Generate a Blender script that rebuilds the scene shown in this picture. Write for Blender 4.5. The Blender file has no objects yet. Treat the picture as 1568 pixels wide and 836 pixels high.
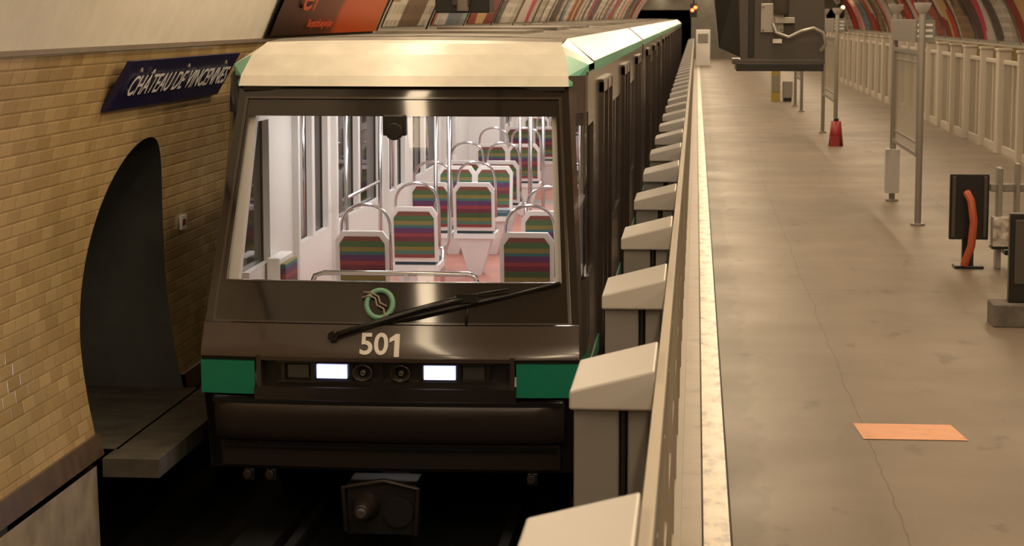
import bpy, math, random
from mathutils import Vector, Matrix
random.seed(7)
scn=bpy.context.scene
try: scn.view_settings.view_transform='Standard'
except Exception: pass

# ------------------------------------------------------------------ materials
def nt(name):
    m=bpy.data.materials.new(name); m.use_nodes=True
    n=m.node_tree; b=n.nodes['Principled BSDF']; return m,n,b
def mat(name,col,rough=.5,metal=0,noise=0,scale=8,bump=0,emit=None,es=0,spec=.5,coat=0):
    m,n,b=nt(name)
    c=(col[0],col[1],col[2],1)
    b.inputs['Base Color'].default_value=c
    b.inputs['Roughness'].default_value=rough
    b.inputs['Metallic'].default_value=metal
    b.inputs['Specular IOR Level'].default_value=spec
    b.inputs['Coat Weight'].default_value=coat
    b.inputs['Coat Roughness'].default_value=.08
    tc=n.nodes.new('ShaderNodeTexCoord')
    if noise>0:
        t=n.nodes.new('ShaderNodeTexNoise'); t.inputs['Scale'].default_value=scale; t.inputs['Detail'].default_value=6
        n.links.new(tc.outputs['Object'],t.inputs['Vector'])
        r=n.nodes.new('ShaderNodeValToRGB')
        r.color_ramp.elements[0].position=.3; r.color_ramp.elements[1].position=.7
        r.color_ramp.elements[0].color=tuple(x*(1-noise) for x in col)+(1,)
        r.color_ramp.elements[1].color=tuple(min(1,x*(1+noise*.5)) for x in col)+(1,)
        n.links.new(t.outputs['Fac'],r.inputs['Fac']); n.links.new(r.outputs['Color'],b.inputs['Base Color'])
        if bump>0:
            bp=n.nodes.new('ShaderNodeBump'); bp.inputs['Strength'].default_value=bump; bp.inputs['Distance'].default_value=.01
            n.links.new(t.outputs['Fac'],bp.inputs['Height']); n.links.new(bp.outputs['Normal'],b.inputs['Normal'])
    if emit: 
        b.inputs['Emission Color'].default_value=emit+(1,); b.inputs['Emission Strength'].default_value=es
    return m
def glass(name,tint=(1,1,1),refl=.08,rough=.02):
    m=bpy.data.materials.new(name); m.use_nodes=True; n=m.node_tree; n.nodes.clear()
    o=n.nodes.new('ShaderNodeOutputMaterial'); t=n.nodes.new('ShaderNodeBsdfTransparent'); g=n.nodes.new('ShaderNodeBsdfGlossy')
    t.inputs['Color'].default_value=tint+(1,); g.inputs['Roughness'].default_value=rough
    mx=n.nodes.new('ShaderNodeMixShader'); fr=n.nodes.new('ShaderNodeLayerWeight'); fr.inputs['Blend'].default_value=.25
    mm=n.nodes.new('ShaderNodeMath'); mm.operation='MULTIPLY_ADD'; mm.inputs[1].default_value=.5; mm.inputs[2].default_value=refl
    mm.use_clamp=True
    n.links.new(fr.outputs['Fresnel'],mm.inputs[0]); n.links.new(mm.outputs[0],mx.inputs[0])
    n.links.new(t.outputs[0],mx.inputs[1]); n.links.new(g.outputs[0],mx.inputs[2]); n.links.new(mx.outputs[0],o.inputs[0])
    return m
def frosted(name,col,opac=.6,rough=.2):
    m=bpy.data.materials.new(name); m.use_nodes=True; n=m.node_tree
    b=n.nodes['Principled BSDF']; b.inputs['Base Color'].default_value=col+(1,); b.inputs['Roughness'].default_value=rough
    b.inputs['Alpha'].default_value=opac
    return m

def tile_mat():
    m,n,b=nt('wall_tile_tan')
    uv=n.nodes.new('ShaderNodeUVMap')
    br=n.nodes.new('ShaderNodeTexBrick'); br.inputs['Scale'].default_value=1
    br.inputs['Brick Width'].default_value=.23; br.inputs['Row Height'].default_value=.083
    br.inputs['Mortar Size'].default_value=.0025; br.inputs['Mortar Smooth'].default_value=.6; br.inputs['Bias'].default_value=-.05
    br.inputs['Color1'].default_value=(.60,.43,.21,1); br.inputs['Color2'].default_value=(.46,.31,.14,1); br.inputs['Mortar'].default_value=(.34,.245,.13,1)
    n.links.new(uv.outputs[0],br.inputs['Vector'])
    no=n.nodes.new('ShaderNodeTexNoise'); no.inputs['Scale'].default_value=.9; no.inputs['Detail'].default_value=5
    n.links.new(uv.outputs[0],no.inputs['Vector'])
    r=n.nodes.new('ShaderNodeValToRGB'); r.color_ramp.elements[0].position=.3; r.color_ramp.elements[0].color=(.80,.82,.80,1); r.color_ramp.elements[1].position=.65; r.color_ramp.elements[1].color=(1,1,1,1)
    n.links.new(no.outputs['Fac'],r.inputs['Fac'])
    mx=n.nodes.new('ShaderNodeMixRGB'); mx.blend_type='MULTIPLY'; mx.inputs[0].default_value=1
    n.links.new(br.outputs['Color'],mx.inputs[1]); n.links.new(r.outputs['Color'],mx.inputs[2]); n.links.new(mx.outputs[0],b.inputs['Base Color'])
    b.inputs['Roughness'].default_value=.2
    b2=n.nodes.new('ShaderNodeTexBrick'); b2.inputs['Scale'].default_value=1; b2.inputs['Brick Width'].default_value=.23; b2.inputs['Row Height'].default_value=.083
    b2.inputs['Mortar Size'].default_value=.012; b2.inputs['Mortar Smooth'].default_value=1.0; n.links.new(uv.outputs[0],b2.inputs['Vector'])
    bp=n.nodes.new('ShaderNodeBump'); bp.inputs['Strength'].default_value=.55; bp.inputs['Distance'].default_value=.004; bp.invert=True
    n.links.new(b2.outputs['Fac'],bp.inputs['Height']); n.links.new(bp.outputs['Normal'],b.inputs['Normal'])
    return m

def floor_mat():
    m,n,b=nt('platform_concrete')
    tc=n.nodes.new('ShaderNodeTexCoord'); sp=n.nodes.new('ShaderNodeSeparateXYZ'); n.links.new(tc.outputs['Object'],sp.inputs[0])
    def noise(s,d,vec=None,sc=(1,1,1)):
        mp=n.nodes.new('ShaderNodeMapping'); mp.inputs['Scale'].default_value=sc
        n.links.new(tc.outputs['Object'],mp.inputs[0])
        t=n.nodes.new('ShaderNodeTexNoise'); t.inputs['Scale'].default_value=s; t.inputs['Detail'].default_value=d
        n.links.new(mp.outputs[0],t.inputs['Vector']); return t
    def ramp(src,p0,c0,p1,c1):
        r=n.nodes.new('ShaderNodeValToRGB'); r.color_ramp.elements[0].position=p0; r.color_ramp.elements[0].color=c0
        r.color_ramp.elements[1].position=p1; r.color_ramp.elements[1].color=c1; n.links.new(src,r.inputs['Fac']); return r
    def mul(a,bb):
        x=n.nodes.new('ShaderNodeMixRGB'); x.blend_type='MULTIPLY'; x.inputs[0].default_value=1
        n.links.new(a,x.inputs[1]); n.links.new(bb,x.inputs[2]); return x.outputs[0]
    n1=noise(.7,7); r1=ramp(n1.outputs['Fac'],.3,(.178,.141,.106,1),.7,(.215,.172,.131,1))
    n2=noise(3.4,9,sc=(1,.45,1)); r2=ramp(n2.outputs['Fac'],.31,(.66,.64,.62,1),.38,(1,1,1,1))
    col=mul(r1.outputs[0],r2.outputs[0])
    n3=noise(40,3); r3=ramp(n3.outputs['Fac'],.25,(.92,.92,.92,1),.6,(1,1,1,1)); col=mul(col,r3.outputs[0])
    n4=noise(1.6,8,sc=(1,.3,1)); r4=ramp(n4.outputs['Fac'],.40,(.92,.91,.90,1),.58,(1,1,1,1)); col=mul(col,r4.outputs[0])
    nw=noise(1.3,4)
    def M(op,a,bv,cv=None):
        x=n.nodes.new('ShaderNodeMath'); x.operation=op
        for i,v in enumerate((a,bv,cv)):
            if v is None: continue
            if isinstance(v,(int,float)): x.inputs[i].default_value=v
            else: n.links.new(v,x.inputs[i])
        return x.outputs[0]
    wob=M('MULTIPLY_ADD',nw.outputs['Fac'],.10,-.05)
    xx=M('ADD',sp.outputs[0],wob)
    def line(v,pos,w):
        d=M('ABSOLUTE',M('SUBTRACT',v,pos),0); g=M('GREATER_THAN',d,w); return M('MULTIPLY_ADD',g,.4,.6)
    l1=line(xx,1.08,.005)
    yy=M('ADD',sp.outputs[1],M('MULTIPLY',wob,.3))
    ym=M('ABSOLUTE',M('SUBTRACT',M('MODULO',M('ADD',yy,-2.0),12),6),0)
    l2=M('MULTIPLY_ADD',M('GREATER_THAN',ym,.02),.25,.75)
    ll=M('MULTIPLY',l1,l2)
    l3=line(xx,3.4,.006); ll=M('MULTIPLY',ll,l3)
    ed=M('SUBTRACT',sp.outputs[0],.21); nd=noise(6,6,sc=(1,.4,1))
    lim=M('MULTIPLY',nd.outputs['Fac'],.45)
    gr=M('SUBTRACT',lim,ed); gr=M('MULTIPLY',gr,3.0)
    x=n.nodes.new('ShaderNodeClamp'); n.links.new(gr,x.inputs[0]); x.inputs[1].default_value=0; x.inputs[2].default_value=.25
    ll=M('MULTIPLY',ll,M('SUBTRACT',1.0,x.outputs[0]))
    cc=n.nodes.new('ShaderNodeCombineXYZ')
    for i in range(3): n.links.new(ll,cc.inputs[i])
    col=mul(col,cc.outputs[0])
    n.links.new(col,b.inputs['Base Color'])
    rr=n.nodes.new('ShaderNodeMapRange'); rr.inputs[1].default_value=.3; rr.inputs[2].default_value=.7; rr.inputs[3].default_value=.52; rr.inputs[4].default_value=.42
    n.links.new(n1.outputs['Fac'],rr.inputs[0]); n.links.new(rr.outputs[0],b.inputs['Roughness'])
    return m
def dirty(name,c0,c1,dark,scale=3,th=.45,rough=.45,sc=(1,1,1)):
    m,n,b=nt(name); tc=n.nodes.new('ShaderNodeTexCoord'); mp=n.nodes.new('ShaderNodeMapping'); mp.inputs['Scale'].default_value=sc
    n.links.new(tc.outputs['Object'],mp.inputs[0])
    t=n.nodes.new('ShaderNodeTexNoise'); t.inputs['Scale'].default_value=scale; t.inputs['Detail'].default_value=9; t.inputs['Roughness'].default_value=.62
    n.links.new(mp.outputs[0],t.inputs['Vector'])
    r=n.nodes.new('ShaderNodeValToRGB'); e=r.color_ramp.elements
    e[0].position=th-.1; e[0].color=dark+(1,); e[1].position=th+.03; e[1].color=c0+(1,); x=e.new(.75); x.color=c1+(1,)
    n.links.new(t.outputs['Fac'],r.inputs['Fac']); n.links.new(r.outputs[0],b.inputs['Base Color']); b.inputs['Roughness'].default_value=rough
    return m
def stripes_mat():
    m,n,b=nt('striped_moquette'); tc=n.nodes.new('ShaderNodeTexCoord'); sp=n.nodes.new('ShaderNodeSeparateXYZ'); n.links.new(tc.outputs['Object'],sp.inputs[0])
    mm=n.nodes.new('ShaderNodeMath'); mm.operation='MULTIPLY'; mm.inputs[1].default_value=1.9; n.links.new(sp.outputs[2],mm.inputs[0])
    fr=n.nodes.new('ShaderNodeMath'); fr.operation='FRACT'; n.links.new(mm.outputs[0],fr.inputs[0])
    r=n.nodes.new('ShaderNodeValToRGB'); r.color_ramp.interpolation='CONSTANT'; e=r.color_ramp.elements
    st=[(0,(.08,.17,.13)),(.07,(.20,.17,.04)),(.13,(.05,.10,.04)),(.22,(.14,.03,.05)),(.30,(.26,.05,.06)),(.36,(.11,.04,.12)),(.45,(.04,.15,.16)),(.50,(.22,.19,.06)),(.57,(.07,.14,.06)),(.66,(.20,.07,.05)),(.73,(.12,.03,.09)),(.82,(.05,.10,.13)),(.9,(.24,.05,.05))]
    e[0].position=0; e[0].color=st[0][1]+(1,); e[1].position=st[1][0]; e[1].color=st[1][1]+(1,)
    for p_,c_ in st[2:]: x=e.new(p_); x.color=c_+(1,)
    n.links.new(fr.outputs[0],r.inputs[0]); n.links.new(r.outputs[0],b.inputs['Base Color']); b.inputs['Roughness'].default_value=.8
    return m
def poster_mat(name,pal,scale=3,seed=0,bars=True,sx=1.0,sy=.6):
    m,n,b=nt(name); uv=n.nodes.new('ShaderNodeUVMap'); mp=n.nodes.new('ShaderNodeMapping'); mp.inputs['Location'].default_value=(seed*3.7,seed*1.3,seed)
    mp.inputs['Scale'].default_value=(sx,sy,1)
    n.links.new(uv.outputs[0],mp.inputs[0])
    v=n.nodes.new('ShaderNodeTexVoronoi'); v.inputs['Scale'].default_value=scale; v.distance='CHEBYCHEV'; n.links.new(mp.outputs[0],v.inputs['Vector'])
    r=n.nodes.new('ShaderNodeValToRGB'); r.color_ramp.interpolation='CONSTANT'; e=r.color_ramp.elements
    k=len(pal); e[0].position=0; e[0].color=pal[0]+(1,); e[1].position=1/k; e[1].color=pal[1]+(1,)
    for i in range(2,k): x=e.new(i/k); x.color=pal[i]+(1,)
    sp=n.nodes.new('ShaderNodeSeparateColor'); n.links.new(v.outputs['Color'],sp.inputs[0]); n.links.new(sp.outputs[0],r.inputs[0])
    col=r.outputs[0]
    if bars:
        br=n.nodes.new('ShaderNodeTexBrick'); br.inputs['Scale'].default_value=6; br.inputs['Color1'].default_value=(1,1,1,1); br.inputs['Color2'].default_value=(.55,.5,.5,1); br.inputs['Mortar'].default_value=(1,1,1,1); br.inputs['Bias'].default_value=.3
        br.inputs['Mortar Size'].default_value=.05; n.links.new(mp.outputs[0],br.inputs['Vector'])
        mx=n.nodes.new('ShaderNodeMixRGB'); mx.blend_type='MULTIPLY'; mx.inputs[0].default_value=.8; n.links.new(col,mx.inputs[1]); n.links.new(br.outputs[0],mx.inputs[2]); col=mx.outputs[0]
    n.links.new(col,b.inputs['Base Color']); b.inputs['Roughness'].default_value=.45
    return m

M_tile=tile_mat(); M_floor=floor_mat()
M_plaster=mat('vault_plaster',(.86,.82,.73),.6,noise=.06,scale=5,bump=.5)
M_endwall=mat('end_wall_grey',(.16,.15,.13),.6,noise=.2,scale=2)
M_brownband=mat('dado_brown',(.12,.08,.05),.35,noise=.3,scale=6)
M_plinth=mat('plinth_beige',(.32,.255,.175),.6,noise=.3,scale=5)
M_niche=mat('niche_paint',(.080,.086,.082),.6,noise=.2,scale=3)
M_ledge=mat('walkway_concrete',(.075,.067,.053),.7,noise=.5,scale=5)
M_dark=mat('trackbed_dark',(.007,.0065,.006),.9,noise=.3,scale=6)
M_black=mat('black_plastic',(.010,.009,.009),.35)
M_blkgloss=mat('black_glass_panel',(.020,.015,.013),.08,coat=.6)
M_brown=mat('train_dark_brown',(.048,.035,.030),.18,coat=.7)
M_brown2=mat('train_brown_side',(.066,.051,.043),.24,coat=.5)
M_bump=mat('train_bumper',(.026,.019,.017),.3)
M_cream=mat('train_cream_cap',(.66,.63,.565),.35,noise=.12,scale=5)
M_roof=mat('train_roof_dirty',(.22,.195,.165),.6,noise=.55,scale=2.5)
M_green=mat('train_green',(.006,.22,.14),.35)
M_green2=mat('train_green_light',(.13,.42,.30),.35)
M_glass=glass('windscreen_glass',(.97,.97,.96),.012,.01)
M_sglass=glass('side_glass',(.50,.50,.50),.14,.03)
M_white=mat('interior_white',(.74,.73,.71),.35)
M_pink=mat('interior_floor',(.48,.20,.155),.4,noise=.2,scale=3)
M_steel=mat('steel_tube',(.62,.62,.64),.2,metal=1)
M_seatw=mat('seat_shell_white',(.78,.78,.78),.35)
M_stripe=stripes_mat()
M_lampon=mat('headlight_lit',(.8,.85,1),.3,emit=(.50,.53,1.0),es=1.6)
M_lampcore=mat('headlight_core',(.8,.85,1),.3,emit=(.82,.86,1.0),es=12)
M_lampoff=mat('headlamp_off',(.10,.10,.10),.15,metal=.5)
M_lens=mat('lamp_lens',(.35,.33,.3),.08,metal=.9)
M_gate=mat('gate_painted_grey',(.44,.42,.405),.4)
M_gate2=mat('gate_column_grey',(.19,.18,.175),.45)
M_gfar=mat('gate_far_white',(.56,.51,.44),.4)
M_rail=mat('gate_rail_alu',(.33,.285,.225),.45)
M_gglass=frosted('gate_glass',(.40,.34,.265),.6,.15)
M_fglass=frosted('gate_glass_far',(.42,.38,.31),.45,.12)
M_strip=dirty('edge_strip_pale',(.50,.42,.31),(.66,.57,.44),(.14,.105,.075),5,.46,.32,(1.5,.6,1))
M_strip2=dirty('edge_strip_grey',(.26,.21,.155),(.31,.25,.19),(.17,.13,.09),3,.4,.4)
M_groove=mat('edge_groove',(.05,.04,.03),.7)
M_navy=mat('sign_navy_enamel',(.012,.012,.065),.25)
M_txt=mat('sign_white',(.85,.85,.85),.4)
M_mon=mat('monitor_housing',(.065,.054,.048),.4)
M_mon2=mat('monitor_plate',(.36,.34,.31),.35,metal=.4)
M_post=mat('post_grey',(.28,.26,.24),.4,metal=.3)
M_board=frosted('panel_board',(.46,.42,.35),.55,.2)
M_orange=mat('orange_rubber',(.42,.085,.035),.4)
M_red=mat('red_paint',(.28,.02,.02),.4)
M_yellow=mat('yellow_paint',(.38,.29,.06),.5)
M_mark=dirty('orange_marking',(.74,.35,.20),(.80,.41,.25),(.52,.26,.15),7,.38,.5)
M_conc=mat('concrete_block',(.14,.125,.105),.8,noise=.3,scale=12,bump=.4)
M_paper=mat('brochure',(.5,.46,.42),.5,noise=.7,scale=14)
M_lum=mat('luminaire_diffuser',(.9,.85,.7),.5,emit=(1,.80,.55),es=3)
M_sigred=mat('signal_red',(1,.1,.05),.3,emit=(1,.08,.02),es=12)
M_sigwarm=mat('signal_warm',(1,.7,.3),.3,emit=(1,.6,.25),es=12)
M_frame=mat('poster_frame_white',(.62,.59,.51),.5)
M_railst=mat('running_rail',(.009,.008,.0075),.8)
M_red2=mat('poster_red_letters',(.75,.12,.04),.4)

# ------------------------------------------------------------------ mesh builder
class MB:
    def __init__(s): s.v=[];s.f=[];s.m=[];s.uv=[];s.sm=[];s.mats=[]
    def mi(s,m):
        if m not in s.mats: s.mats.append(m)
        return s.mats.index(m)
    def face(s,pts,m,uv=None,smooth=False):
        i=len(s.v); s.v+= [tuple(p) for p in pts]; s.f.append(tuple(range(i,i+len(pts)))); s.m.append(s.mi(m)); s.sm.append(smooth)
        s.uv.append(uv if uv else [(0,0)]*len(pts))
    def idx(s,ids,m,smooth=False,uv=None):
        s.f.append(tuple(ids)); s.m.append(s.mi(m)); s.sm.append(smooth); s.uv.append(uv if uv else [(0,0)]*len(ids))
    def hexa(s,p,m):
        i=len(s.v); s.v+=[tuple(q) for q in p]
        for q in ((0,3,2,1),(4,5,6,7),(0,1,5,4),(1,2,6,5),(2,3,7,6),(3,0,4,7)): s.idx([i+k for k in q],m)
    def box(s,x0,x1,y0,y1,z0,z1,m):
        s.hexa([(x0,y0,z0),(x1,y0,z0),(x1,y1,z0),(x0,y1,z0),(x0,y0,z1),(x1,y0,z1),(x1,y1,z1),(x0,y1,z1)],m)
    def cyl(s,p0,p1,r0,m,r1=None,n=16,caps=True,smooth=True):
        r1=r0 if r1 is None else r1
        p0=Vector(p0);p1=Vector(p1);d=(p1-p0).normalized()
        a=d.orthogonal().normalized(); b=d.cross(a); i=len(s.v)
        for p,r in((p0,r0),(p1,r1)):
            for k in range(n):
                t=2*math.pi*k/n; s.v.append(tuple(p+a*r*math.cos(t)+b*r*math.sin(t)))
        for k in range(n): s.idx([i+k,i+(k+1)%n,i+n+(k+1)%n,i+n+k],m,smooth)
        if caps: s.idx([i+k for k in range(n)][::-1],m); s.idx([i+n+k for k in range(n)],m)
    def tube(s,path,r,m,n=10,closed=False):
        P=[Vector(p) for p in path]; N=len(P); i=len(s.v); a=None
        for j in range(N):
            if closed: d=(P[(j+1)%N]-P[j-1]).normalized()
            else: d=(P[min(j+1,N-1)]-P[max(j-1,0)]).normalized()
            if a is None: a=d.orthogonal().normalized()
            a=(a-d*a.dot(d)); a=a.normalized() if a.length>1e-6 else d.orthogonal().normalized()
            b=d.cross(a)
            for k in range(n):
                t=2*math.pi*k/n; s.v.append(tuple(P[j]+a*r*math.cos(t)+b*r*math.sin(t)))
        for j in range(N if closed else N-1):
            q=(j+1)%N
            for k in range(n): s.idx([i+j*n+k,i+j*n+(k+1)%n,i+q*n+(k+1)%n,i+q*n+k],m,True)
        if not closed:
            s.idx([i+k for k in range(n)][::-1],m); s.idx([i+(N-1)*n+k for k in range(n)],m)
    def grid(s,fn,nu,nv,m,uvf=None,smooth=True):
        i=len(s.v)
        for a in range(nu+1):
            for b in range(nv+1): s.v.append(tuple(fn(a/nu,b/nv)))
        for a in range(nu):
            for b in range(nv):
                ids=[i+a*(nv+1)+b,i+(a+1)*(nv+1)+b,i+(a+1)*(nv+1)+b+1,i+a*(nv+1)+b+1]
                uv=[uvf(a/nu,b/nv),uvf((a+1)/nu,b/nv),uvf((a+1)/nu,(b+1)/nv),uvf(a/nu,(b+1)/nv)] if uvf else None
                s.idx(ids,m,smooth,uv)
    def build(s,name,parent=None,bevel=0):
        me=bpy.data.meshes.new(name); me.from_pydata(s.v,[],s.f)
        for m in s.mats: me.materials.append(m)
        ul=me.uv_layers.new(name='UVMap')
        for p in me.polygons:
            p.material_index=s.m[p.index]; p.use_smooth=s.sm[p.index]
            for li,u in zip(p.loop_indices,s.uv[p.index]): ul.data[li].uv=u
        me.update()
        o=bpy.data.objects.new(name,me); scn.collection.objects.link(o)
        if parent: o.parent=parent
        if bevel>0:
            b=o.modifiers.new('bevel','BEVEL'); b.width=bevel; b.segments=2; b.limit_method='ANGLE'; b.angle_limit=math.radians(40)
        return o
def empty(name,loc=(0,0,0)):
    e=bpy.data.objects.new(name,None); e.location=loc; scn.collection.objects.link(e); return e

# ------------------------------------------------------------------ vault / walls
CX,A,B,Z0=2.65,6.65,5.4,.8
YS0=-7.0
def vx(z,side=-1): return CX+side*A*math.sqrt(max(0,1-((z-Z0)/B)**2))
def ang(z): return math.asin((z-Z0)/B)
def vp(t,side=-1,off=0):
    return (CX+side*(A-off)*math.cos(t), Z0+(B-off)*math.sin(t))
YE=130
def wallgrid(mb,y0,y1,z0,z1,m,side=-1,ny=1,nz=12,off=0):
    def fn(u,v):
        z=z0+(z1-z0)*v; t=ang(z); p=vp(t,side,off); return (p[0],y0+(y1-y0)*u,p[1])
    def uvf(u,v): z=z0+(z1-z0)*v; return (y0+(y1-y0)*u, z*1.01)
    mb.grid(fn,ny,nz,m,uvf)
NY0,NY1,NYA,NB,NT,NS=13.2,15.5,14.70,-.22,1.74,.35
def arch(y):
    s=(y-NYA)/((NY1-NYA) if y>NYA else (NYA-NY0)); s=max(-1,min(1,s))
    return NS+(NT-NS)*(max(0,1-abs(s)**(2.6 if y>NYA else 1.9)))**.52
w=MB()
wallgrid(w,YS0,NY0,-.12,2.4,M_tile); wallgrid(w,NY1,YE,-.12,2.4,M_tile)
ns=48
ys=[(NY0+NY1)/2-(NY1-NY0)/2*math.cos(math.pi*k/ns) for k in range(ns+1)]
for k in range(ns):
    ya,yb=ys[k],ys[k+1]; za,zb=arch(ya),arch(yb); n=8
    for j in range(n):
        pts=[];uv=[]
        for (y,zl,q) in ((ya,za,j),(yb,zb,j),(yb,zb,j+1),(ya,za,j+1)):
            z=zl+(2.4-zl)*q/n; pts.append((vx(z),y,z)); uv.append((y,z*1.01))
        w.face(pts,M_tile,uv)
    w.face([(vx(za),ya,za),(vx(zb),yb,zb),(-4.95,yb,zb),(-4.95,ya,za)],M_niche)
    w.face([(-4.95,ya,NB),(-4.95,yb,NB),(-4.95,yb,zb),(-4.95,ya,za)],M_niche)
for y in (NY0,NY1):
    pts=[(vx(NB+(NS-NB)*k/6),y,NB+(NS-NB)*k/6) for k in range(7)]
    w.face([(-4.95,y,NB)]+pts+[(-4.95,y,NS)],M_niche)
w.face([(-4.95,NY0,NB),(-4.95,NY1,NB),(-3.75,NY1,NB),(-3.75,NY0,NB)],M_ledge)
for (a,b) in((YS0,12.9),(12.9,NY0),(NY1,YE)):
    wallgrid(w,a,b,-.26,-.12,M_brownband,off=.03 ,nz=2)
    w.face([(vx(-.12),a,-.12),(vx(-.12),b,-.12),(vx(-.12)+.03,b,-.12),(vx(-.12)+.03,a,-.12)],M_brownband)
w.face([(-3.80,YS0,-.26),(-3.80,12.87,-.26),(-3.78,12.87,-1.1),(-3.78,YS0,-1.1)],M_plinth)
w.face([(-4.4,12.87,-1.1),(-3.78,12.87,-1.1),(-3.80,12.87,-.26),(-4.4,12.87,-.26)],M_dark)
w.face([(-4.4,12.87,-1.1),(-4.4,YE,-1.1),(-4.4,YE,-.26),(-4.4,12.87,-.26)],M_dark)
w.build('wall_left')
w=MB()
wallgrid(w,YS0,YE,-1.1,1.7,M_tile,side=1,ny=1,nz=14); w.build('wall_right')
c=MB()
def cf(u,v):
    t=ang(2.4)+(math.pi-ang(1.7)-ang(2.4))*v; return (CX-A*math.cos(t),YS0+(YE-YS0)*u,Z0+B*math.sin(t))
c.grid(cf,1,40,M_plaster)
c.box(vx(2.4)-.02,vx(2.4)+.02,YS0,YE,2.385,2.415,M_brownband)
c.build('ceiling')
e=MB()
e.box(-4.2,-3.9,YE,YE+.4,-1.1,3,M_endwall); e.box(-.3,5.9,YE,YE+.4,-1.1,3,M_endwall); e.box(9.1,9.5,YE,YE+.4,-1.1,3,M_endwall)
e.box(-4.2,9.5,YE,YE+.4,3,6.4,M_endwall)
for a,b in((-3.9,-.3),(5.9,9.1)):
    e.box(a-.1,a,YE+.4,YE+12,-1.1,3,M_dark); e.box(b,b+.1,YE+.4,YE+12,-1.1,3,M_dark); e.box(a,b,YE+.4,YE+12,3,3.1,M_dark); e.box(a,b,YE+12,YE+12.1,-1.1,3,M_dark)
e.build('wall_back')
f=MB(); f.box(-4.4,9.6,YS0,YE+12,-1.3,-1.08,M_dark); f.build('trackbed_floor')
e=MB(); e.box(-4.2,9.5,YS0-.3,YS0,-1.1,6.4,M_plaster); e.build('wall_front')
s=MB(); s.box(-3.77,-3.4,12.9,60,-.34,-.22,M_ledge)
for k in range(10): s.box(-3.75,-3.55,16+4*k,16.2+4*k,-1.08,-.34,M_dark)
s.build('service_walkway')
f=MB()
f.box(.21,5.75,YS0,YE,-.25,0,M_floor)
f.box(5.75,6.2,YS0,YE,-.25,0,M_strip2)
f.box(.198,.21,YS0,YE,-.25,-.004,M_groove); f.box(.065,.198,YS0,YE,-.25,0.003,M_strip); f.box(.055,.065,YS0,YE,-.25,-.003,M_groove); f.box(-.05,.055,YS0,YE,-.25,0.0,M_strip2); f.box(-.62,-.05,YS0,YE,-.25,-.001,M_strip2)
f.box(-.55,-.45,YS0,YE,-1.08,-.25,M_dark); f.box(6.0,6.1,YS0,YE,-1.08,-.25,M_dark)
f.build('floor')
mk=MB(); mk.face([(1.06,12.86,.004),(1.70,12.86,.004),(1.65,13.36,.004),(1.03,13.36,.004)],M_mark); mk.build('floor_marking')

# ------------------------------------------------------------------ posters on the vault
P=[None,
 poster_mat('poster_news',[(.75,.72,.65),(.55,.5,.42),(.12,.1,.1),(.7,.66,.6)],3,1,True),
 poster_mat('poster_brown',[(.2,.12,.07),(.35,.24,.14),(.7,.65,.55),(.08,.05,.04)],2.5,2,True),
 poster_mat('poster_pink',[(.70,.62,.58),(.65,.05,.12),(.8,.25,.25),(.12,.05,.06)],2,5,False),
 poster_mat('poster_blue',[(.3,.36,.42),(.7,.66,.6),(.5,.12,.1),(.16,.2,.26)],3,7,True),
 poster_mat('poster_red',[(.55,.05,.03),(.7,.58,.46),(.28,.03,.03),(.65,.45,.2)],2.2,9,False)]
def split_poster():
    m,n,b=nt('poster_split'); uv=n.nodes.new('ShaderNodeUVMap'); sp=n.nodes.new('ShaderNodeSeparateXYZ'); n.links.new(uv.outputs[0],sp.inputs[0])
    no=n.nodes.new('ShaderNodeTexNoise'); no.inputs['Scale'].default_value=4; no.inputs['Detail'].default_value=3; n.links.new(uv.outputs[0],no.inputs['Vector'])
    ad=n.nodes.new('ShaderNodeMath'); ad.operation='MULTIPLY_ADD'; ad.inputs[1].default_value=.12; n.links.new(no.outputs['Fac'],ad.inputs[0]); n.links.new(sp.outputs[0],ad.inputs[2])
    r=n.nodes.new('ShaderNodeValToRGB'); e=r.color_ramp.elements
    e[0].color=(.030,.016,.012,1); e[1].position=.28; e[1].color=(.07,.024,.015,1)
    for p,cc in((.44,(.14,.035,.02,1)),(.55,(.17,.05,.025,1)),(.59,(.60,.085,.015,1)),(1.0,(.62,.11,.022,1))): x=e.new(p); x.color=cc
    n.links.new(ad.outputs[0],r.inputs[0]); n.links.new(r.outputs[0],b.inputs['Base Color']); b.inputs['Roughness'].default_value=.3; return m
P0=split_poster()
def txt(body,size,name,parent,loc,xa,ya,m,width=None,extr=.002,off=0.0):
    cu=bpy.data.curves.new(name,'FONT'); cu.body=body; cu.size=size; cu.extrude=extr; cu.offset=off
    cu.align_x='CENTER'; cu.align_y='CENTER'; cu.materials.append(m)
    o=bpy.data.objects.new(name,cu); scn.collection.objects.link(o)
    bpy.context.view_layer.update()
    sx=1
    if width: sx=width/max(o.dimensions.x,1e-4)
    xa=Vector(xa).normalized(); ya=Vector(ya).normalized(); za=xa.cross(ya)
    Mx=Matrix((xa*sx,ya,za)).transposed().to_4x4(); Mx.translation=Vector(loc)
    dg=bpy.context.evaluated_depsgraph_get(); me=bpy.data.meshes.new_from_object(o.evaluated_get(dg)); me.transform(Mx)
    bpy.data.objects.remove(o); o=bpy.data.objects.new(name,me); scn.collection.objects.link(o)
    if not me.materials: me.materials.append(m)
    if parent: o.parent=parent
    return o
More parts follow.
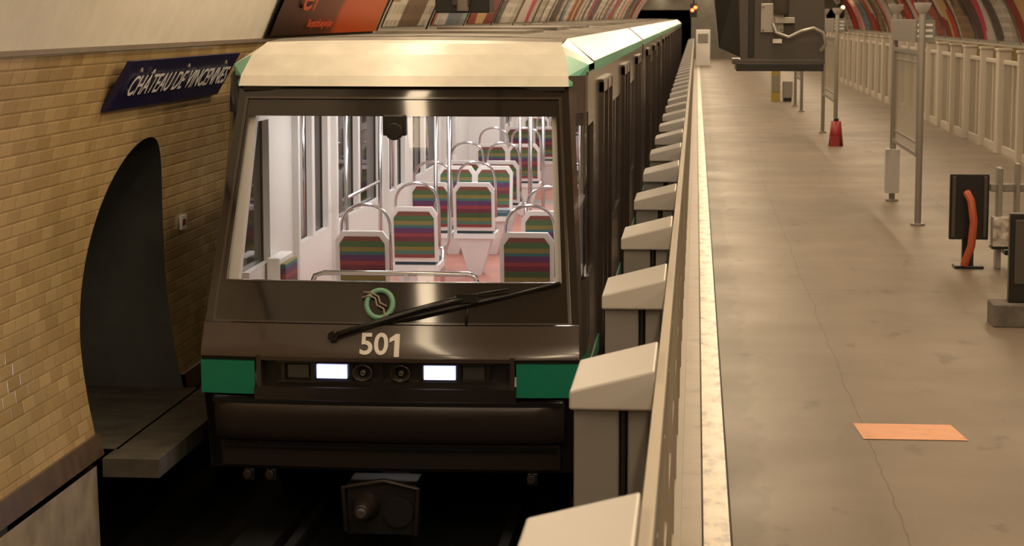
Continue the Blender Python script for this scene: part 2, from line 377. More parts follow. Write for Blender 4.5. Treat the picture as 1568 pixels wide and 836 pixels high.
def posters(side,y0,z0,z1,name,seq,first=None):
    y=y0;k=0
    while y<YE-6:
        f0=bool(first) and k==0
        L=6.0 if f0 else 4.2; o=MB(); t0,t1=ang(z0),ang(z1)
        def fr(u,v,off,a,b,ta,tb):
            t=ta+(tb-ta)*v; p=vp(t,side,off); return (p[0],a+(b-a)*u,p[1])
        o.grid(lambda u,v:fr(u,v,.03,y,y+L,t0,t1),1,10,M_black if f0 else M_frame)
        m=first if f0 else P[seq[k%len(seq)]]
        bd=.04 if f0 else .10
        o.grid(lambda u,v:fr(u,v,.05,y+bd,y+L-bd,t0+bd*.15,t1-bd*.15),1,10,m,(lambda u,v:(u,v)) if f0 else (lambda u,v:(u+k*.37,v*.75)))
        po=o.build(name)
        if f0:
            t=ang(2.80); p=vp(t,side,.08); up=Vector((math.sin(t)*1.23,0,math.cos(t)))
            txt('er',.42,'lettering',po,(p[0],y+1.25,p[1]),(0,1,0),up,M_red2,width=.9)
            t=ang(2.56); p=vp(t,side,.08); txt('Du spectacle au grand jour',.12,'subtitle',po,(p[0],y+2.1,p[1]),(0,1,0),up,M_red2)
        y+=L+.3;k+=1
posters(-1,17.7,2.42,4.4,'advertising_poster',[1,2,4,5,1,3],P0)
posters(1,20.0,1.8,4.6,'advertising_poster',[3,5,1,3,2,5,4])

# ------------------------------------------------------------------ station sign
sg=MB()
y0,y1=13.28,16.45
zb,zt=1.985,2.315
xb,xt=vx(zb)+.04,vx(zt)+.13
sg.hexa([(xb-.05,y0,zb),(xb,y0,zb),(xb,y1,zb),(xb-.05,y1,zb),(xt-.05,y0,zt),(xt,y0,zt),(xt,y1,zt),(xt-.05,y1,zt)],M_navy)
for k in(0.3,1.6,2.8): sg.box(xt-.16,xt-.03,y0+k-.02,y0+k+.02,zt-.08,zt-.04,M_post)
so=sg.build('station_name_sign',bevel=.006)
ya=Vector((xt-xb,0,zt-zb))
txt('CHÂTEAU DE VINCENNES',.215,'lettering',so,((xb+xt)/2+.010,(y0+y1)/2+.02,(zb+zt)/2-.012),(0,1,0),ya,M_txt,width=2.85,extr=.001,off=.001)
lp=MB(); lp.box(vx(1.1)-.0,vx(1.1)+.02,15.9,16.05,.95,1.06,M_txt); lp.box(vx(1.1)+.02,vx(1.1)+.023,15.93,16.02,.98,1.03,M_red); lp.build('wall_label')

# ------------------------------------------------------------------ TRAIN
TX=-1.98
train=empty('metro_train',(0,0,0))
def interp(tab,z):
    if z<=tab[0][0]: return tab[0][1]
    for (a,b),(c_,d) in zip(tab,tab[1:]):
        if z<=c_: return b+(d-b)*(z-a)/(c_-a)
    return tab[-1][1]
FY=[(-.4,13.42),(.1,13.34),(.42,13.33),(.6,13.42),(2.13,14.10)]
FW=[(-.4,1.20),(.35,1.25),(.6,1.24),(2.13,1.125)]
def F(x,z,off=0): return (TX+x, interp(FY,z)+.06*(x/1.2)**2-off, z)
def W(z): return interp(FW,z)
def patch(mb,xl,xr,z0,z1,m,off=0,depth=.04,nx=8,nz=4):
    g=lambda q,z:q(z) if callable(q) else q
    def P_(u,v,o): z=z0+(z1-z0)*v; a=g(xl,z);b=g(xr,z); return F(a+(b-a)*u,z,o)
    mb.grid(lambda u,v:P_(u,v,off),nx,nz,m)
    for v in(0,1): mb.grid(lambda u,t:P_(u,v,off-depth*t),nx,1,m,smooth=False)
    for u in(0,1): mb.grid(lambda v,t:P_(u,v,off-depth*t),nz,1,m,smooth=False)
fr=MB()
GH=lambda z: 1.05+(1.93-z)*.065
neg=lambda f_:(lambda z:-f_(z))
patch(fr,neg(W),W,1.93,2.15,M_blkgloss)
patch(fr,neg(W),neg(GH),.86,1.93,M_blkgloss,nx=3); patch(fr,GH,W,.86,1.93,M_blkgloss,nx=3)
patch(fr,neg(W),W,.60,.86,M_blkgloss)
patch(fr,neg(W),W,.385,.595,M_brown,off=.025,depth=.07)
FI=lambda z:W(z)-.07
FO=lambda z:W(z)-.05
patch(fr,neg(FO),neg(FI),.6,2.06,M_brown,off=.010,depth=.02,nx=1); patch(fr,FI,FO,.6,2.06,M_brown,off=.010,depth=.02,nx=1)
patch(fr,neg(FO),FO,2.045,2.06,M_brown,off=.010,depth=.02,nz=1); patch(fr,neg(FO),FO,.6,.612,M_brown,off=.010,depth=.02,nz=1)
patch(fr,lambda z:-GH(z),GH,.857,.865,M_brown2,off=.004,depth=.02,nz=1)
patch(fr,-1.25,-.885,.135,.355,M_green,off=.02,depth=.08); patch(fr,.84,1.25,.135,.355,M_green,off=.02,depth=.08)
patch(fr,-1.25,1.25,.355,.385,M_black,off=-.02)
patch(fr,-.87,-.84,.15,.40,M_brown,off=.03,depth=.1,nx=1); patch(fr,.80,.83,.15,.40,M_brown,off=.03,depth=.1,nx=1)
patch(fr,-.84,.80,.365,.39,M_brown,off=.03,depth=.1,nz=1)
patch(fr,-.84,.80,.14,.39,M_black,off=-.06,depth=.01)
patch(fr,-.885,.84,.10,.19,M_blkgloss,off=.04,depth=.12,nz=2)
patch(fr,-1.24,1.24,-.4,.13,M_black,off=-.08,depth=.02)
patch(fr,-.74,.70,.345,.36,M_blkgloss,off=-.01,depth=.05,nz=1)
patch(fr,-.74,.70,.215,.228,M_blkgloss,off=-.01,depth=.05,nz=1)
for x in(-.70,-.50,-.245,-.045,.03,.22,.465,.655): patch(fr,x-.012,x+.012,.22,.355,M_blkgloss,off=-.01,depth=.05,nx=1,nz=1)
for a,b in((-.67,-.53),(.49,.63)): patch(fr,a,b,.245,.33,M_lampoff,off=-.03,depth=.03,nx=2,nz=2)
for x in(-.17,.08):
    p=F(x,.285,-.05); fr.cyl(p,(p[0],p[1]-.035,p[2]),.035,M_lens,.06,20,False); fr.cyl((p[0],p[1]-.005,p[2]),(p[0],p[1]-.03,p[2]),.03,M_lens,.012,16)
    pts=[(p[0]+.062*math.cos(t*math.pi/12),p[1]-.035,p[2]+.052*math.sin(t*math.pi/12)) for t in range(24)]; fr.tube(pts,.006,M_brown,6,True)
def bum(u,v):
    x=-1.17+2.32*u; t=v*math.pi; z=-.04-.15*math.cos(t); o=.10*math.sin(t)**.5 if 0<v<1 else 0
    ed=min(1,(1.17-abs(x+.01))/.08+.2); return F(x,z,o*ed-.03)
fr.grid(bum,24,10,M_bump)
patch(fr,-1.17,1.14,.075,.105,M_black,off=.05,depth=.1,nz=1)
patch(fr,-1.14,1.12,-.37,-.20,M_bump,off=-.03,depth=.3,nz=2)
patch(fr,-1.12,1.10,-.235,-.215,M_black,off=0,depth=.1,nz=1)
YS=14.45
for sgn in(-1,1):
    def corner(z0,z1,t0,t1,m,o=0):
        def fn(u,v):
            z=z0+(z1-z0)*v; t=t0+(t1-t0)*u
            a=F(sgn*W(z),z); b=(TX+sgn*1.245,YS,z)
            bul=.04*math.sin(math.pi*t)
            return (a[0]+(b[0]-a[0])*t+sgn*(bul+o),a[1]+(b[1]-a[1])*t,z)
        fr.grid(fn,6,4,m)
    corner(.385,.86,0,1,M_brown2); corner(.86,1.95,0,.14,M_brown2); corner(.86,1.95,.14,1,M_sglass,-.01); corner(1.95,2.2,0,1,M_brown2)
    corner(.135,.385,0,1,M_green); corner(-.4,.135,0,1,M_brown)
    a,b=sorted((TX+sgn*1.07,TX+sgn*1.14)); c_,d=sorted((TX+sgn*1.01,TX+sgn*1.08))
    fr.hexa([(a,13.72,.8),(b,13.72,.8),(b,13.82,.8),(a,13.82,.8),(c_,14.14,2.0),(d,14.14,2.0),(d,14.24,2.0),(c_,14.24,2.0)],M_white)
front=fr.build('front_shell',train)
gl=MB(); gl.grid(lambda u,v:F(-GH(.86+1.07*v)+2*GH(.86+1.07*v)*u,.86+1.07*v,-.01),8,6,M_glass); gl.build('windscreen',train)
hl=MB()
for a,b in((-.475,-.275),(.235,.44)):
    patch(hl,a,b,.245,.335,M_lampon,off=-.015,depth=.03,nx=3,nz=2)
    patch(hl,a+.028,b-.028,.264,.318,M_lampcore,off=-.012,depth=.004,nx=3,nz=2)
    l=bpy.data.lights.new('headlight_beam','AREA'); l.shape='RECTANGLE'; l.size=.2; l.size_y=.09; l.energy=4; l.color=(.62,.68,1)
    o=bpy.data.objects.new('headlight_beam',l); o.location=(TX+(a+b)/2,13.30,.29)
    o.rotation_euler=Vector((0,-1,-.45)).to_track_quat('-Z','Y').to_euler(); scn.collection.objects.link(o); o.parent=train
hl.build('headlights',train)
rc=MB()
L=[(14.06,2.13,1.13),(14.12,2.2,1.125),(14.33,2.34,1.09),(14.52,2.40,1.05),(14.7,2.42,1.05),(15.25,2.44,1.05)]
for i in range(5):
    (ya_,za_,wa),(yb_,zb_,wb)=L[i],L[i+1]; n=8
    for k in range(n):
        def q(y,z,w_,s_): x=-w_+2*w_*s_; return (TX+x,y+.06*(x/1.2)**2*(1 if y<14.6 else 0),z+.03*(1-(x/1.05)**2)*(1 if y>14.5 else 0)*.5)
        rc.face([q(ya_,za_,wa,k/n),q(ya_,za_,wa,(k+1)/n),q(yb_,zb_,wb,(k+1)/n),q(yb_,zb_,wb,k/n)],M_cream if i<4 else M_roof,smooth=False)
rc.box(TX-1.1,TX+1.1,14.12,15.2,2.1,2.14,M_black)
for sgn in(-1,1):
    def T(x,y,z): return (TX+sgn*x,y,z)
    c0=T(1.13,14.11,2.13);c1=T(1.125,14.17,2.2);c2=T(1.09,14.38,2.34);c3=T(1.05,14.57,2.40)
    s0=T(1.245,14.5,2.13);s1=T(1.245,14.5,2.27)
    rc.face([c0,s0,s1,c1],M_green2); rc.face([c1,s1,c2],M_green2); rc.face([c2,s1,c3],M_cream)
    rc.face([c3,s1,T(1.245,15.25,2.27),T(1.05,15.25,2.44)],M_cream)
rc.build('roof_cap',train)

M_lampint=mat('interior_light',(1,1,1),.5,emit=(1,.95,.9),es=4)
def complement(a,b,ops):
    r=[];c_=a
    for (p,q) in ops:
        if p>c_: r.append((c_,p))
        c_=q
    if c_<b: r.append((c_,b))
    return r
def car(y0,y1,idx):
    bd=MB(); inn=MB()
    ds=[y1-12.0,y1-7.2,y1-2.4]
    ops=[]
    if idx==0: ops.append((YS,YS+.75))
    else: ops.append((y0+.25,y0+.6))
    for i,d in enumerate(ds):
        ops.append((d-.68,d-.06)); ops.append((d+.06,d+.68))
        if i<2: ops.append((d+1.15,d+2.3)); ops.append((d+2.42,ds[i+1]-1.1))
    ops=[(a,b) for a,b in ops if b-a>.2]; ops.sort()
    for sgn in(-1,1):
        xo,xi=TX+sgn*1.245,TX+sgn*1.20; xn=TX+sgn*1.15
        x0,x1=min(xo,xi),max(xo,xi); n0,n1=min(xi,xn),max(xi,xn)
        bd.box(x0,x1,y0,y1,-.4,.8,M_brown2); bd.box(x0,x1,y0,y1,1.85,2.22,M_brown2)
        bd.box(min(xo,xo+sgn*.006),max(xo,xo+sgn*.006),y0,y1,.02,.14,M_green)
        inn.box(n0,n1,y0,y1,0,.8,M_white); inn.box(n0,n1,y0,y1,1.85,2.15,M_white)
        for a,b in complement(y0,y1,ops):
            bd.box(x0,x1,a,b,.8,1.85,M_brown2); inn.box(n0,n1,a,b,.8,1.85,M_white)
        bd.box(TX+sgn*1.215-.005,TX+sgn*1.215+.005,y0,y1,.8,1.85,M_sglass)
        for d in ds:
            for yy in(d-.85,d-.03,d+.79):
                a,b=sorted((xo,xo+sgn*.035)); bd.box(a,b,yy,yy+.06,-.1,2.1,M_brown)
            a,b=sorted((xo,xo+sgn*.03)); bd.box(a,b,d-.85,d+.85,2.02,2.12,M_brown2)
            for yy in(d-.92,d+.84):
                a,b=sorted((xn,xn-sgn*.05)); inn.box(a,b,yy,yy+.08,0,2.1,M_white)
            inn.tube([(xn-sgn*.10,d-1.0,.9),(xn-sgn*.10,d-1.0,2.08)],.017,M_steel)
    sec=[(1.245,2.2),(1.247,2.235),(1.245,2.28),(1.05,2.44),(.6,2.455),(0,2.46)]
    ms=[M_green2,M_green2,M_cream,M_roof,M_roof]
    ya=y0 if idx else 15.25
    for sgn in(-1,1):
        for i in range(5):
            (xa,za),(xb_,zb_)=sec[i],sec[i+1]
            bd.face([(TX+sgn*xa,ya,za),(TX+sgn*xa,y1,za),(TX+sgn*xb_,y1,zb_),(TX+sgn*xb_,ya,zb_)],ms[i])
    for sgn in(-1,1):
        bd.face([(TX+sgn*x,y1,z) for x,z in sec]+[(TX,y1,2.2)],M_roof)
        if idx: bd.face([(TX+sgn*x,y0,z) for x,z in sec]+[(TX,y0,2.2)],M_cream)
    for k in range(3):
        c_=y0+3+4.2*k
        bd.box(TX-.7,TX+.55,c_,c_+2.3,2.455,2.48+.01*(k%2),M_roof)
    for yy in ([y1-.1] if idx==0 else [y0,y1-.1]):
        for sgn in(-1,1):
            a,b=sorted((TX+sgn*1.15,TX+sgn*.72)); inn.box(a,b,yy,yy+.1,0,2.1,M_white)
        inn.box(TX-.72,TX+.72,yy,yy+.1,1.98,2.15,M_white)
    inn.box(TX-1.2,TX+1.2,y0,y1,-.06,0,M_pink)
    inn.box(TX-1.2,TX+1.2,(y0 if idx else 14.3),y1,2.1,2.14,M_white)
    for sx in(-.55,.55): inn.box(TX+sx-.07,TX+sx+.07,y0+.6,y1-.4,2.08,2.1,M_lampint)
    bd.box(TX-1.1,TX+1.1,y0+.3,y1,-.5,-.35,M_dark)
    for yy in(y0+1.8,y1-2.2):
        for sgn in(-1,1):
            for dy in(-.55,.55): bd.cyl((TX+sgn*.95,yy+dy,-.6),(TX+sgn*1.12,yy+dy,-.6),.47,M_black,n=20)
    bd.build('car_body',train); inn.build('car_interior',train)
    if y1<135:
        g=MB(); g.box(TX-1.12,TX-1.0,y1,y1+.6,-.3,2.3,M_black); g.box(TX+1.0,TX+1.12,y1,y1+.6,-.3,2.3,M_black); g.box(TX-1.12,TX+1.12,y1,y1+.6,2.2,2.32,M_black); g.box(TX-1.0,TX+1.0,y1,y1+.6,-.06,0,M_post)
        for k in range(5): g.box(TX-1.15,TX+1.15,y1+.06+.12*k,y1+.1+.12*k,2.32,2.36,M_black)
        g.build('gangway',train)
yy=YS
ends=[]
for i in range(6):
    y1=29.0+15.1*i
    car(yy,y1,i); ends.append((yy,y1)); yy=y1+.6
for i,(a,b) in enumerate(ends[:4]):
    for sx in(-.55,.55):
        l=bpy.data.lights.new('saloon_lamp','AREA'); l.shape='RECTANGLE'; l.size=.14; l.size_y=b-a-1.0; l.energy=76 if i<2 else 70; l.color=(1,.93,.86)
        o=bpy.data.objects.new('saloon_lamp',l); o.location=(TX+sx,(a+b)/2+.1,2.07); scn.collection.objects.link(o); o.parent=train
def seat(mb,x,y,w_=.42,fwd=1,z=0,hoop=True):
    hw=w_/2; 
    def bp(u,zz,o):
        return (TX+x+u, y-(zz-.45)*.16*fwd+o*fwd, z+zz)
    pts=[(-hw,.46),(hw,.46),(hw,.88),(hw-.05,.95),(-hw+.05,.95),(-hw,.88)]
    for o0,o1,sc,m in((0,.05,1,M_seatw),(-.008,.058,.84,M_stripe)):
        pp=[(u*sc,.70+(q-.70)*sc) for u,q in pts]
        a=[bp(u,q,o0) for u,q in pp]; b=[bp(u,q,o1) for u,q in pp]
        mb.face(a,m); mb.face(b[::-1],m)
        for k in range(6): mb.face([a[k],a[(k+1)%6],b[(k+1)%6],b[k]],m)
    y_0,y_1=sorted((y,y+.44*fwd))
    mb.box(TX+x-hw,TX+x+hw,y_0,y_1,z+.38,z+.43,M_seatw); mb.box(TX+x-hw+.03,TX+x+hw-.03,y_0+.03,y_1-.02,z+.43,z+.47,M_stripe)
    mb.hexa([(TX+x-.06,y+.1*fwd,z),(TX+x+.06,y+.1*fwd,z),(TX+x+.06,y+.3*fwd,z),(TX+x-.06,y+.3*fwd,z),(TX+x-hw+.04,y+.02*fwd,z+.38),(TX+x+hw-.04,y+.02*fwd,z+.38),(TX+x+hw-.04,y+.4*fwd,z+.38),(TX+x-hw+.04,y+.4*fwd,z+.38)],M_seatw)
    if hoop:
        path=[]
        for k in range(17):
            t=math.pi*k/16; path.append(bp(-(hw-.02)*math.cos(t)+.03,.92+.24*math.sin(t)**.6,.02))
        path=[bp(-(hw-.05),.6,.02)]+path+[bp(hw+.01,.6,.02)]
        mb.tube(path,.014,M_steel,8)
st=MB()
for x,y in [(-.58,16.0),(.70,16.0),(-.46,18.1),(.72,17.8),(-.66,20.8),(-.22,20.8),(.82,20.6),(-.66,24),(-.24,24),(.82,24),(-.66,27.2),(-.24,27.2),(.82,27.2)]:
    seat(st,x,y)
for x,y in [(-.66,23.6),(-.24,23.6),(.82,23.6)]: seat(st,x,y-.55,fwd=-1,hoop=False)
for k in range(8):
    for x in(-.66,-.24,.82): seat(st,x,31.5+3.4*k)
st.build('passenger_seats',train)
gp=MB()
def pole(x,y): gp.tube([(TX+x,y,0),(TX+x,y,2.09)],.018,M_steel,10)
def upole(x,y,d,zb=.35):
    path=[(TX+x+d,y,2.09),(TX+x+d,y,zb+.25)]+[(TX+x+d/2+d/2*math.cos(t*math.pi/12),y,zb+.22-.16*math.sin(t*math.pi/12)) for t in range(0,13)]+[(TX+x,y,zb+.3),(TX+x,y,2.09)]
    gp.tube(path,.018,M_steel,10); gp.tube([(TX+x+d/2,y,0),(TX+x+d/2,y,zb+.06)],.02,M_steel)
upole(-.46,19.6,.13); upole(-.06,24.4,.13); upole(-.3,33,.13); upole(.3,28.3,.13)
for x,y in[(-.88,17.0),(-.9,19.0),(.95,18.9),(.35,22.5),(-.1,26.3),(.35,31),(-.4,30.5),(.1,36),(-.3,40)]: pole(x,y)
for x,y in((-.9,17.0),(.9,22)):
    gp.tube([(TX+x,y,1.1),(TX+x,y+1.9,1.1)],.015,M_steel)
p=[(TX-.70,14.35,.70),(TX-.66,14.35,.80),(TX-.6,14.35,.82),(TX+.42,14.35,.82),(TX+.47,14.35,.80),(TX+.5,14.35,.70)]
gp.tube(p,.018,M_steel); gp.box(TX-.03,TX+.0,14.33,14.37,.5,.82,M_steel)
gp.build('grab_poles',train)
dk=MB(); dk.hexa([(TX-1.05,13.75,.2),(TX+1.05,13.75,.2),(TX+1.05,14.25,.2),(TX-1.05,14.25,.2),(TX-1.05,13.62,.78),(TX+1.05,13.62,.78),(TX+1.05,14.15,.72),(TX-1.05,14.15,.72)],M_white)
dk.box(TX-1.14,TX-1.04,15.0,15.5,.40,.84,M_seatw); dk.box(TX-1.04,TX-1.0,15.02,15.48,.45,.80,M_stripe)
dk.box(TX-.12,TX+.04,13.98,14.06,1.80,1.94,M_black); dk.cyl((TX-.04,13.96,1.83),(TX-.04,14.05,1.83),.06,M_black)
dk.build('front_desk',train,bevel=.01)
wp=MB()
def FP(x,z,o): return Vector(F(x,z,o))
wp.cyl(FP(-.36,.53,.02),FP(-.36,.53,.075),.032,M_black)
wp.tube([FP(-.36,.53,.06),FP(-.1,.61,.05),FP(.2,.70,.05),FP(.52,.775,.05)],.02,M_black,8)
wp.tube([FP(-.16,.585,.035),FP(.2,.66,.03),FP(.7,.77,.03),FP(1.11,.865,.03)],.012,M_black,8)
wp.tube([FP(.0,.66,.05),FP(.45,.78,.05),FP(.78,.83,.045)],.009,M_black,6)
wp.box(TX+.44,TX+.58,FP(.5,.77,.07)[1],FP(.5,.77,.03)[1],.745,.80,M_black)
wp.tube([FP(.505,.60,.01),FP(.51,.75,.02)],.009,M_black,6)
wp.build('windscreen_wiper',train)
em=MB(); 
em.tube([FP(-.07+.086*math.cos(t*math.pi/20),.725+.086*math.sin(t*math.pi/20),.012) for t in range(40)],.019,mat('emblem_green',(.16,.36,.25),.4),8,True)
gr=mat('emblem_grey',(.28,.22,.2),.4)
em.tube([FP(-.19,.765,.03),FP(-.145,.78,.03),FP(-.10,.765,.03),FP(-.085,.72,.03),FP(-.04,.70,.03),FP(-.03,.66,.03),FP(-.06,.62,.03)],.007,gr,6)
em.tube([FP(-.18,.80,.03),FP(-.13,.80,.03),FP(-.08,.775,.03),FP(-.065,.735,.03),FP(-.02,.715,.03)],.007,gr,6)
em.build('emblem',train)
M_num=mat('number_paint',(.75,.73,.7),.4)
q0=Vector(F(-.05,.43)); q1=Vector(F(-.05,.55))
txt('50',.205,'fleet_number',train,Vector(F(-.09,.475,.032)),(1,0,0),q1-q0,M_num,width=.185,off=.004)
nb=MB(); pp=[(.045,.403),(.078,.403),(.078,.545),(.052,.545),(.012,.517),(.012,.492),(.045,.507)]
nb.face([F(u,v,.034) for u,v in pp],M_num); nb.face([F(u,v,.030) for u,v in pp][::-1],M_num); nb.build('fleet_number_digit',train)
cp=MB()
cp.box(TX-.30,TX+.16,13.45,13.8,-.82,-.48,M_black)
cp.cyl((TX-.17,13.45,-.63),(TX-.17,13.25,-.63),.10,M_bump,.05,20); cp.cyl((TX-.17,13.25,-.63),(TX-.17,13.22,-.63),.04,M_mon,.03)
cp.cyl((TX+.05,13.45,-.66),(TX+.05,13.40,-.66),.10,M_dark,.10,20)
cp.tube([(TX-.30,13.44,-.80),(TX-.32,13.43,-.5),(TX-.05,13.43,-.45),(TX+.18,13.43,-.5),(TX+.16,13.44,-.82)],.02,M_bump,8)
cp.box(TX-.17,TX+.03,13.8,15,-.75,-.55,M_dark)
for x in(-1.0,-.85,.9): cp.box(TX+x,TX+x+.07,13.5,13.6,-.48,-.40,M_black); cp.cyl((TX+x+.03,13.5,-.43),(TX+x+.03,13.45,-.43),.03,M_bump)
cp.build('coupler',train,bevel=.01)
tr=MB()
for bx in(TX,7.4):
    for sgn in(-1,1): tr.box(bx+sgn*.72-.035,bx+sgn*.72+.035,YS0,YE+11,-1.08,-.95,M_railst); tr.box(bx+sgn*1.0-.14,bx+sgn*1.0+.14,YS0,YE+11,-1.08,-.98,M_dark)
tr.build('track_rails')

# ------------------------------------------------------------------ platform edge gates (train side)
y=5.22-4.98
while y<118:
    g=MB(); yb=y; yf=y-.66
    g.hexa([(-.42,yf,1.26),(-.128,yf,1.26),(-.128,yb,1.26),(-.42,yb,1.26),(-.42,yf,1.325),(-.128,yf,1.40),(-.128,yb,1.40),(-.42,yb,1.325)],M_gate)
    g.box(-.405,-.25,yf+.03,yb-.03,0,1.26,M_gate2); g.box(-.25,-.225,yf+.06,yb-.06,0,1.26,M_black); g.box(-.22,-.15,yf+.04,yb-.04,0,1.26,M_gate2)
    g.build('platform_gate_cabinet',bevel=.008)
    y+=2.49
g=MB()
g.box(-.125,-.09,0,120,1.30,1.36,M_rail); g.box(-.115,-.100,0,120,.06,1.30,M_gglass); g.box(-.125,-.05,0,120,0,.06,M_rail)
g.box(-.125,-.088,0,120,.70,.73,M_rail); g.box(-.09,-.084,0,120,1.31,1.33,M_groove)
y=1.41
while y<120: g.box(-.125,-.083,y,y+.05,.06,1.3,M_rail); y+=1.245
g.build('platform_screen_barrier')

y=18.0;k=0
while y<126:
    g=MB(); X=5.85; wd_=.42 if k%2 else .22
    g.box(X-.12,X+.12,y,y+wd_,0,1.95,M_gfar); g.box(X-.14,X+.14,y-.03,y+wd_+.03,1.95,2.0,M_gfar)
    a=y+wd_;b=y+2.47
    g.box(X-.04,X+.04,a,b,1.70,1.78,M_gfar); g.box(X-.04,X+.04,a,b,0,.16,M_gfar)
    g.box(X-.012,X+.012,a,b,.16,1.70,M_fglass)
    g.box(X-.03,X+.03,(a+b)/2-.03,(a+b)/2+.03,.16,1.70,M_gfar)
    g.build('platform_screen_door',bevel=.01); y+=2.5;k+=1

# ------------------------------------------------------------------ hanging monitor
m=MB()
m.hexa([(.31,13.85,2.36),(.86,13.85,2.36),(.82,14.35,2.36),(.33,14.35,2.36),(.29,13.85,2.95),(.85,13.85,2.95),(.82,14.35,2.95),(.31,14.35,2.95)],M_mon)
m.hexa([(.17,14.0,2.44),(.31,13.87,2.38),(.31,14.3,2.38),(.17,14.4,2.44),(.12,14.0,2.95),(.30,13.87,2.95),(.30,14.3,2.95),(.12,14.4,2.95)],M_black)
m.box(.285,.85,13.80,14.4,2.29,2.34,M_black); m.box(.26,.86,13.83,14.38,2.335,2.365,M_mon)
m.box(.44,.59,13.83,13.855,2.54,2.73,M_mon2); 
for dx,dz in((.455,2.56),(.575,2.56),(.455,2.71)): m.cyl((dx,13.835,dz),(dx,13.82,dz),.01,M_post,n=8)
m.cyl((.57,13.80,2.66),(.57,13.80,2.95),.05,M_mon); m.box(.53,.66,13.78,13.86,2.60,2.64,M_mon2)
path=[(.52,13.8,2.60),(.54,13.78,2.54),(.62,13.77,2.51),(.70,13.77,2.55),(.78,13.77,2.57),(.84,13.77,2.54),(.86,13.78,2.47),(.83,13.80,2.42)]
m.tube(path,.013,M_mon2,8)
m.box(.36,.40,13.845,13.86,2.38,2.9,M_black); m.cyl((.55,14.1,2.95),(.55,14.1,5.85),.04,M_mon)
m.box(.52,.58,13.83,13.85,2.47,2.50,M_txt)
mo=m.build('platform_monitor',bevel=.008); mo.location=(-.02,0,-.045)
m=MB(); m.box(-1.48,-1.17,11.9,12.2,2.62,2.95,M_black); m.cyl((-1.32,11.88,2.63),(-1.32,11.88,2.95),.035,M_mon2); m.box(-1.38,-1.28,11.86,11.9,2.66,2.9,M_mon); m.cyl((-1.32,12.05,2.95),(-1.32,12.05,5.05),.03,M_black)
m.build('hanging_camera_box',bevel=.006)

# ------------------------------------------------------------------ information panels
def info(x,ya,yb,name,box=True):
    m=MB()
    m.cyl((x,ya,0),(x,ya,2.72),.042,M_post); m.cyl((x,yb,0),(x,yb,2.72),.042,M_post)
    for y in(ya,yb): m.cyl((x,y,0),(x,y,.03),.09,M_post); m.cyl((x,y,2.70),(x,y,2.77),.09,M_gate,.11); m.cyl((x,y,2.63),(x,y,2.70),.04,M_gate,.09)
    m.box(x-.03,x+.03,ya+.15,yb-.15,2.12,2.17,M_post); m.box(x-.03,x+.03,ya+.15,yb-.15,.85,.90,M_post)
    m.box(x-.03,x+.03,ya+.15,ya+.2,.9,2.12,M_post); m.box(x-.03,x+.03,yb-.2,yb-.15,.9,2.12,M_post)
    m.box(x-.012,x+.012,ya+.2,yb-.2,.9,2.12,M_board)
    for z in(1.0,2.0): m.box(x-.015,x+.015,ya,yb,z,z+.03,M_post)
    m.box(x-.07,x+.17,ya+.1,yb-.1,2.28,2.56,M_post)
    for z in(2.34,2.41,2.48): m.box(x-.05,x+.14,ya+.095,ya+.1,z,z+.03,M_txt)
    if box: m.box(x-.1,x+.09,yb-.12,yb+.1,.12,.74,M_gate)
    m.build(name,bevel=.004)
info(2.79,26.4,29.9,'information_panel'); info(2.86,43.2,47.5,'information_panel',False); info(2.9,58,61.6,'information_panel',False)
r=MB(); r.cyl((2.84,42.7,0),(2.84,42.7,.5),.15,M_red,.10,16); r.box(2.72,2.9,42.5,42.6,.0,.2,M_red); r.cyl((2.84,42.7,.5),(2.84,42.7,.56),.05,M_black); r.build('fire_extinguisher')
r=MB(); r.box(2.33,2.6,65,65.3,0,1.0,M_yellow); r.box(2.36,2.57,64.98,65.0,.3,.8,M_post); r.build('yellow_bollard',bevel=.02)
r=MB(); r.box(2.68,2.98,65,65.4,.1,.62,M_post); r.box(2.7,2.96,65.05,65.35,0,.1,M_black); r.build('equipment_box',bevel=.02)
r=MB(); r.box(.0,.75,112,112.6,0,1.9,M_txt); r.box(.1,.65,111.97,112,1.2,1.7,M_post); r.build('platform_cabinet',bevel=.02)
b=MB()
b.box(2.64,3.04,21.9,21.97,.30,.98,M_black); b.box(2.78,2.90,21.92,22.0,0,.3,M_black); b.box(2.70,3.0,21.85,22.1,0,.03,M_black); b.box(2.66,2.70,21.87,21.9,.32,.96,M_mon); b.box(2.98,3.02,21.87,21.9,.32,.96,M_mon)
b.tube([(2.80,21.85,.80),(2.84,21.78,.72),(2.87,21.75,.5),(2.85,21.75,.25),(2.78,21.76,.04)],.042,M_orange,10)
b.box(3.05,3.5,21.9,22.0,.80,.88,M_post); b.box(3.12,3.17,21.85,22.05,0,1.05,M_post); b.box(3.2,3.5,21.8,22.1,.15,.2,M_black); b.box(3.06,3.28,21.7,21.9,.25,.55,M_paper); b.box(3.05,3.3,21.72,21.92,.22,.25,M_black); b.box(3.3,3.34,21.8,22,0,1.1,M_post)
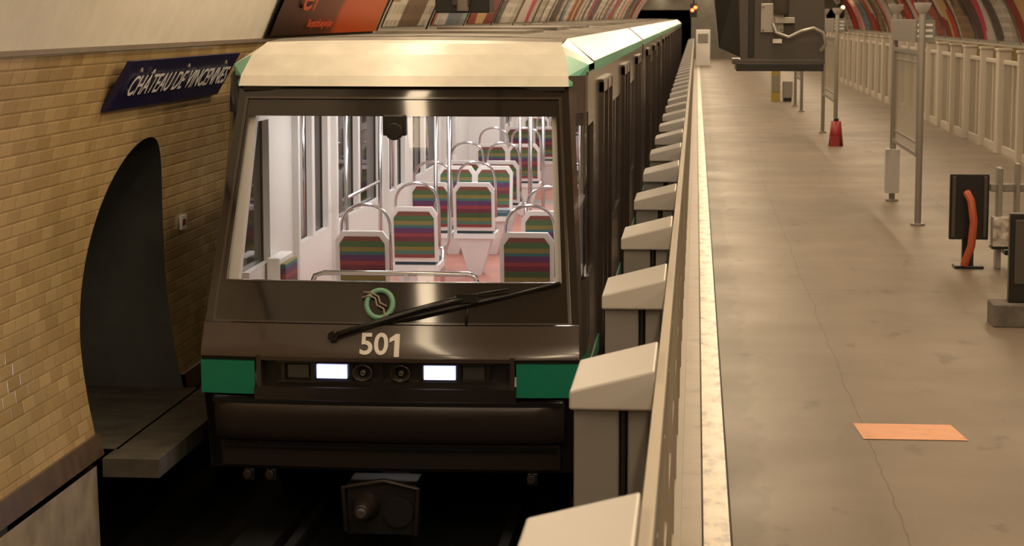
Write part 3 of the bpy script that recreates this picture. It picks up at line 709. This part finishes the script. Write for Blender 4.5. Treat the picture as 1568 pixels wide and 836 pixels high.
b.build('platform_seat_stand',bevel=.01)
b=MB(); b.box(2.52,2.92,17.7,18.1,0,.19,M_conc); b.box(2.66,2.95,17.85,17.95,.19,.95,M_black); b.box(2.70,2.9,17.83,17.85,.35,.9,M_mon); b.build('barrier_stand',bevel=.012)
for x,mm in((-.15,M_sigred),(8.0,M_sigwarm)):
    s=MB(); s.box(x-.2,x+.2,118,118.3,2.55,3.3,M_black); s.cyl((x-.07,117.98,2.95),(x-.07,117.9,2.95),.09,mm); s.cyl((x+.1,117.98,3.1),(x+.1,117.9,3.1),.09,mm); s.cyl((x,118.15,3.3),(x,118.15,3.6),.04,M_black); s.build('track_signal')

# ------------------------------------------------------------------ lighting
def lum(x,z,e,c=(1,.755,.48)):
    y=-5.6
    while y<126:
        m=MB(); m.box(x-.14,x+.14,y,y+7.2,z+.03,z+.12,M_frame); m.box(x-.1,x+.1,y+.05,y+7.15,z+.01,z+.03,M_lum)
        for q in(y+.6,y+6.6): m.cyl((x,q,z+.12),(x,q,Z0+B*math.sqrt(max(0,1-((x-CX)/A)**2))-.03),.012,M_frame,n=8)
        m.build('ceiling_luminaire')
        l=bpy.data.lights.new('lamp','AREA'); l.shape='RECTANGLE'; l.size=.22; l.size_y=7; l.energy=e; l.color=c
        o=bpy.data.objects.new('luminaire_light',l); o.location=(x,y+3.6,z-.0); scn.collection.objects.link(o)
        y+=8.6
lum(-2.2,3.9,62); lum(.6,4.6,150); lum(4.6,4.3,95)
wd=bpy.data.worlds.new('world'); scn.world=wd; wd.use_nodes=True; wd.node_tree.nodes['Background'].inputs[0].default_value=(.02,.015,.01,1)

# ------------------------------------------------------------------ camera
cam=bpy.data.cameras.new('camera'); cam.lens=73.47; cam.sensor_width=36; cam.clip_end=400
cam.dof.use_dof=True; cam.dof.focus_distance=14.2; cam.dof.aperture_fstop=6.3
co=bpy.data.objects.new('camera',cam); co.location=(0,0,2.6); co.rotation_euler=(math.radians(90-7.0),0,math.radians(5.0)); scn.collection.objects.link(co); scn.camera=co
